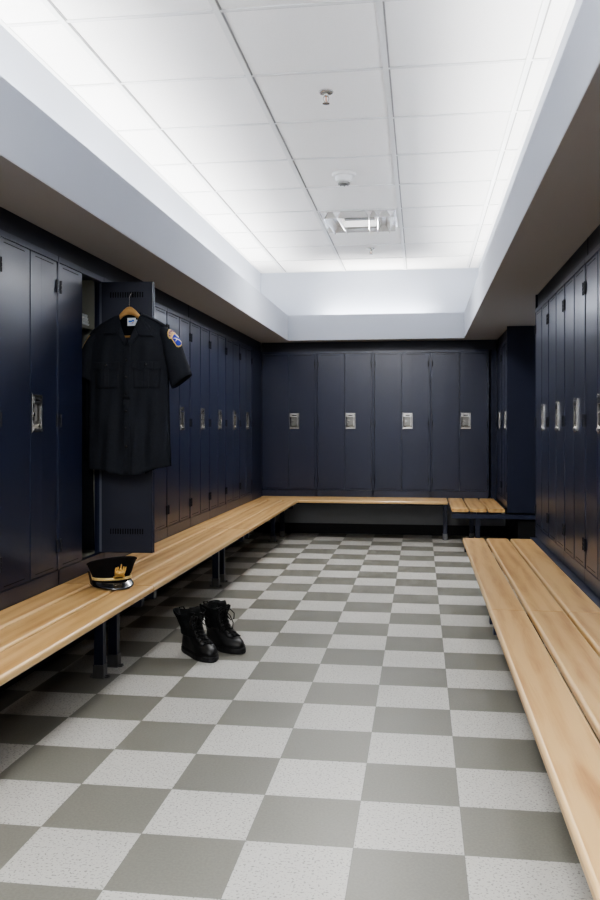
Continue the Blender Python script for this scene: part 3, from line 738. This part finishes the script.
# ------------------------------------------------------------------ boots
def make_boot(name,loc,rz,label,mirror=1,lean=0):
    """local: toe along -y, heel at y=0"""
    root=empty(name,loc,rz,label,'boot','pair of black lace-up boots'); root.scale=(mirror*1.20,1.04,.92)
    n=32
    def outline(front,back,hw,z,toe=1,yshift=0,xs=0):
        pts=[]
        Lh=(back-front)/2; cy=(back+front)/2
        for k in range(n):
            a=2*PI*k/n; c,s=math.cos(a),math.sin(a)
            y=cy+Lh*math.copysign(abs(s)**.82,s)
            t=(back-y)/max(1e-6,(back-front))          # 0 heel..1 toe
            wv=hw*interp([(0,.72),(.25,.80),(.45,.84),(.70,1.05),(.88,.98),(1,.75)],t) if toe else hw
            x=wv*math.copysign(abs(c)**.85,c)+ (.006*math.sin(t*PI) if toe else 0)
            pts.append((x+xs,y+yshift,z))
        return pts
    so=MB(); so.ring_loft([outline(-.292,.006,.050,.0),outline(-.300,.010,.053,.006),outline(-.299,.010,.053,.026),outline(-.294,.006,.050,.032)])
    so.build('sole',M['sole'],root,smooth=False,bevel=.002)
    up=MB(); R=[outline(-.290,.004,.049,.028),outline(-.292,.004,.050,.040),outline(-.287,.004,.049,.055),outline(-.272,.003,.047,.070),outline(-.245,.001,.044,.083),
       outline(-.205,-.002,.041,.096),outline(-.172,-.004,.040,.110),outline(-.152,-.006,.040,.125)]
    up.ring_loft(R,0,True,True); up.build('foot_upper',M['leather'],root,smooth=True,subd=1)
    tc=MB(); tc.tube([(x*1.012,y,z+.002) for x,y,z in outline(-.2925,.004,.0505,.036)],.0022,6,0,True); tc.build('welt',M['sole'],root,smooth=True)
    sh=MB(); SR=[]
    prof=[(.110,-.168,-.004,.040),(.130,-.150,-.006,.041),(.150,-.138,-.006,.043),(.170,-.131,-.005,.046),(.190,-.130,.001,.052),(.210,-.134,.008,.058),(.228,-.140,.014,.063),(.240,-.142,.018,.065)]
    for i,(z,f,bk,hw) in enumerate(prof):
        r=outline(f,bk,hw,z,0)
        wob=.0075*(i/7)
        r=[(x+wob*math.sin(k*1.3+i*1.9)+lean*(z-.11),y+wob*math.cos(k*1.7+i*2.3),zz+(.010*math.sin(k*.6+1) if i==7 else .004*math.sin(k*.6+1)*(i/7))) for k,(x,y,zz) in enumerate(r)]
        SR.append(r)
    inner=[[(lean*(z-.11)*.0+(x-lean*.1)*.86+lean*.1, (y+.064)*.86-.064, z-dz) for x,y,z in SR[-1]] for dz in (.0,.06)]
    sh.ring_loft(SR+inner,0,False,True); sh.build('shaft',M['nylon'],root,smooth=True,subd=1)
    # leather facing strips carrying the eyelets
    fr=[(.085,-.232),(.098,-.198),(.112,-.166),(.130,-.149),(.150,-.139),(.172,-.133),(.195,-.131),(.218,-.133),(.238,-.135)]
    for s in (-1,1):
        f=MB(); rows=[[],[]]
        for i,(z,y) in enumerate(fr):
            l=lean*(max(z,.11)-.11)
            rows[0].append((s*.012+l,y-.006,z+.003)); rows[1].append((s*.030+l,y+.010,z-.001))
        f.ring_loft(rows,0,closed=False); f.build('eyelet_facing',M['leather'],root,smooth=True,solid=.004)
    # tongue
    tg=MB(); rows=[]
    for i,(z,y) in enumerate(fr+[(.258,-.128),(.268,-.120)]):
        l=lean*(max(z,.11)-.11); w=.014+.010*i/10
        rows.append([(x*w+l,y-.002+.006*x*x,z) for x in (-1,-.5,0,.5,1)])
    tg.ring_loft(rows,0,closed=False); tg.build('tongue',M['nylon'],root,smooth=True,solid=.006)
    # laces
    lc=MB(); ey=MB()
    for i in range(8):
        z0,y0=fr[i]; z1,y1=fr[i+1]; l0=lean*(max(z0,.11)-.11); l1=lean*(max(z1,.11)-.11)
        for s in (-1,1):
            lc.tube([(s*.020+l0,y0-.006,z0+.002),(s*.008+l0,y0-.015,(2*z0+z1)/3+.004),(-s*.008+l1,y1-.015,(z0+2*z1)/3+.004),(-s*.020+l1,y1-.006,z1+.002)],.0026,6)
            ey.lathe([(.0042,0),(.004,.002),(.002,.002)],(s*.021+l0,y0-.004,z0+.002),8,0,'y')
    lt=lean*.12
    lc.tube([(lt,-.148,.222),(lt+.02,-.165,.228),(lt+.045,-.165,.205),(lt+.05,-.158,.175),(lt+.03,-.158,.170),(lt+.012,-.155,.195),(lt,-.15,.220)],.0024,6)
    lc.tube([(lt,-.148,.222),(lt-.02,-.165,.226),(lt-.042,-.165,.200),(lt-.045,-.158,.165),(lt-.028,-.158,.160),(lt-.010,-.155,.190),(lt,-.15,.220)],.0024,6)
    lc.tube([(lt,-.150,.222),(lt+.025,-.168,.200),(lt+.035,-.170,.150),(lt+.045,-.175,.110)],.0022,6)
    lc.tube([(lt,-.150,.222),(lt-.018,-.168,.19),(lt-.030,-.175,.150),(lt-.020,-.185,.115)],.0022,6)
    lc.build('laces',M['lace'],root,smooth=True); ey.build('eyelets',M['hinge'],root,smooth=True)
    # pull loop and ankle seam
    MB().tube([(-.012+lt,.014,.222),(-.010+lt,.024,.240),(.010+lt,.024,.240),(.012+lt,.010,.225)],.004,8).build('pull_loop',M['nylon'],root,smooth=True)
    return root
def heading(hx,hy,tx,ty): return math.atan2(ty-hy,tx-hx)+PI/2
make_boot('boot',(-1.225,4.385,0),heading(-1.225,4.385,-1.015,4.16),'black lace-up boot nearer the viewer, its toe on the left',1,-.05)
make_boot('boot',(-1.135,4.545,0),heading(-1.135,4.545,-.905,4.34),'black lace-up boot farther back, its toe pointing right',-1,.05)

# ------------------------------------------------------------------ ceiling fixtures
def sprinkler(x,y,label):
    r=empty('sprinkler',(x,y,HC-.004),0,label,'sprinkler','ceiling sprinklers')
    MB().lathe([(.036,.003),(.038,.0),(.034,-.006),(.020,-.008),(.016,-.002)],n=28).build('escutcheon',M['chrome'],r,smooth=True)
    b=MB(); b.lathe([(.012,0),(.012,-.020),(.008,-.024)],n=16)
    b.tube([(-.010,0,-.020),(-.014,0,-.034),(-.008,0,-.050),(0,0,-.056)],.0025,6); b.tube([(.010,0,-.020),(.014,0,-.034),(.008,0,-.050),(0,0,-.056)],.0025,6)
    b.build('head',M['chrome'],r,smooth=True)
    MB().tube([(0,0,-.024),(0,0,-.050)],.003,8).build('glass_bulb',M['bulbhead'],r,smooth=True)
    b=MB(); b.lathe([(.004,-.054),(.018,-.056),(.018,-.059),(.004,-.060)],n=20); b.build('deflector',M['chrome'],r)
sprinkler(-.47,4.29,'chrome fire sprinkler in the ceiling, the larger one nearest the viewer')
sprinkler(-.464,8.116,'chrome fire sprinkler in the ceiling beyond the light fixture, the small far one')
sd=empty('smoke_detector',(-.504,5.69,HC-.002),0,'white round smoke detector on the ceiling just before the light fixture','detector'); sd.scale=(1.3,1.3,1.25)
MB().lathe([(.060,.0),(.060,-.012),(.056,-.016),(.046,-.018),(.042,-.045),(.030,-.050)],n=32).build('housing',M['white'],sd,smooth=False,bevel=.001)
b=MB(); b.lathe([(.030,-.049),(.028,-.058),(.020,-.060)],n=20)
for k in range(8): a=2*PI*k/8; b.tube([(.029*math.cos(a),.029*math.sin(a),-.046),(.026*math.cos(a),.026*math.sin(a),-.062)],.003,6)
b.build('sensor_cage',M['cup'],sd)
# recessed troffer with bright folded louvres
tx0,tx1,ty0,ty1=-.815+.016,-.163-.016,6.656+.012,7.308-.012
tf=empty('ceiling_light',((tx0+tx1)/2,(ty0+ty1)/2,HC),0,'square recessed ceiling light with mirrored louvres','ceiling light')
a=(tx1-tx0)/2; c=(ty1-ty0)/2
b=MB(); b.box(-a,a,-c,-c+.012,-.006,-.0005); b.box(-a,a,c-.012,c,-.006,-.0005); b.box(-a,-a+.012,-c+.012,c-.012,-.006,-.0005); b.box(a-.012,a,-c+.012,c-.012,-.006,-.0005)
b.build('frame',M['tbar'],tf)
b=MB(); b.box(-a+.012,a-.012,-c+.012,c-.012,-.0035,-.0008); b.build('back_pan',M['reflector'],tf)
# louvre blades: V-shaped folds standing below the pan
def vblade(b,x0,y0,x1,y1,w,h,m=0):
    d=Vector((x1-x0,y1-y0,0)); nrm=Vector((-d.y,d.x,0)).normalized()*w
    A=Vector((x0,y0,-.003)); B=Vector((x1,y1,-.003)); dn=Vector((0,0,-h))
    b.add([A-nrm,A+nrm,A+dn,B-nrm,B+nrm,B+dn],[(0,2,5,3),(1,4,5,2),(0,3,4,1),(0,1,2),(3,5,4)],m)
b=MB()
for x in (-a+.05,-a+.15,a-.05,a-.15,a-.22): vblade(b,x,-c+.02,x+(.03 if x<0 else -.03),c-.02,.034,.05)
for y in (-c+.06,c-.06): vblade(b,-a+.03,y,a-.03,y,.030,.045)
b.build('louvre',M['reflector'],tf)
b=MB(); b.box(-.11,.13,c-.19,c-.13,-.045,-.004,0); b.box(-.11,.13,-c+.10,-c+.17,-.045,-.004,0); b.box(-.14,.16,-c+.055,-c+.085,-.026,-.004,2); b.box(-.13,.15,-.09,.09,-.040,-.004,1)
b.build('lamp_housing',[M['cup'],M['lamp'],M['black']],tf,bevel=.004)
# cove fixtures on the ledges
def cove(name,x,y,lx,ly,label):
    r=empty(name,(x,y,LEDGE),0,label,'light fixture','hidden cove lights')
    MB().box(-lx/2,lx/2,-ly/2,ly/2,.0,.03).build('housing',M['tbar'],r)
    if ly>lx: MB().tube([(0,-ly/2+.03,.05),(0,ly/2-.03,.05)],.010,10).build('lamp_tube',M['tube'],r,smooth=True)
    else: MB().tube([(-lx/2+.03,0,.05),(lx/2-.03,0,.05)],.010,10).build('lamp_tube',M['tube'],r,smooth=True)
def fill_troffer(y,label):  # added fixture, out of view, carrying fill light for the room
    x=(tx0+tx1)/2; r=empty('ceiling_light',(x,y,HC),0,label,'ceiling light')
    b=MB(); b.box(-a,a,-c,-c+.02,-.02,-.0005); b.box(-a,a,c-.02,c,-.02,-.0005); b.box(-a,-a+.02,-c+.02,c-.02,-.02,-.0005); b.box(a-.02,a,-c+.02,c-.02,-.02,-.0005)
    b.build('frame',M['tbar'],r); MB().box(-a+.02,a-.02,-c+.02,c-.02,-.012,-.0008).build('diffuser',M['lamp'],r)
def area(name,loc,sx,sy,rot,power,col=(1,.985,.96),spread=PI):
    l=bpy.data.lights.new(name,'AREA'); l.shape='RECTANGLE'; l.size=sx; l.size_y=sy; l.energy=power; l.color=col; l.spread=spread
    o=bpy.data.objects.new(name,l); COL.objects.link(o); o.location=loc; o.rotation_euler=rot; return o
POW=10.5; R45=math.radians(-42)
fill_troffer(1.12,'added, unseen square fill light above the viewer, nearer one'); fill_troffer(-.84,'added, unseen square fill light behind the viewer')  # both are added as overhead fill
area('troffer_fill',((tx0+tx1)/2,1.12,HC-.025),.56,.56,(0,0,0),40)
area('troffer_fill',((tx0+tx1)/2,-.84,HC-.025),.56,.56,(0,0,0),45)
area('troffer_fill',((tx0+tx1)/2,(ty0+ty1)/2,HC-.052),.34,.34,(0,0,0),30)  # fill light added below the louvred fixture
for i in range(8):
    y=-.6+i*1.22+.2
    cove('cove_light',(FL+UL)/2-.03,y,.07,1.16,'cove light fixture standing on the left ledge out of sight')
    cove('cove_light',(FR+UR)/2+.02,y,.07,1.16,'cove light fixture standing on the right ledge out of sight')
    area('cove_lamp_light',((FL+UL)/2-.03,y,LEDGE+.075),.06,1.12,(PI,R45,0),POW)
    area('cove_lamp_light',((FR+UR)/2+.02,y,LEDGE+.075),.06,1.12,(PI,-R45,0),POW*.85)
cove('cove_light',-.47,(FB+UB)/2+.01,1.16,.07,'cove light fixture standing on the back ledge out of sight')
area('cove_lamp_light',(-.47,(FB+UB)/2+.01,LEDGE+.075),1.12,.06,(PI-math.radians(-30),0,0),POW*1.1)

# ------------------------------------------------------------------ world, camera
w=bpy.data.worlds.new('world'); scene.world=w; w.use_nodes=True
w.node_tree.nodes['Background'].inputs[0].default_value=(.5,.55,.65,1); w.node_tree.nodes['Background'].inputs[1].default_value=.05
cam=bpy.data.cameras.new('camera'); co=bpy.data.objects.new('camera',cam); COL.objects.link(co)
cam.sensor_fit='HORIZONTAL'; cam.sensor_width=36; cam.lens=860.43/600*36; cam.shift_y=-23.5/600; cam.clip_start=.05
co.location=(0,0,1.171); co.rotation_euler=(PI/2,0,.1394)
scene.camera=co
scene.view_settings.view_transform='AgX'
scene.view_settings.look='AgX - Medium High Contrast'
scene.view_settings.exposure=.95
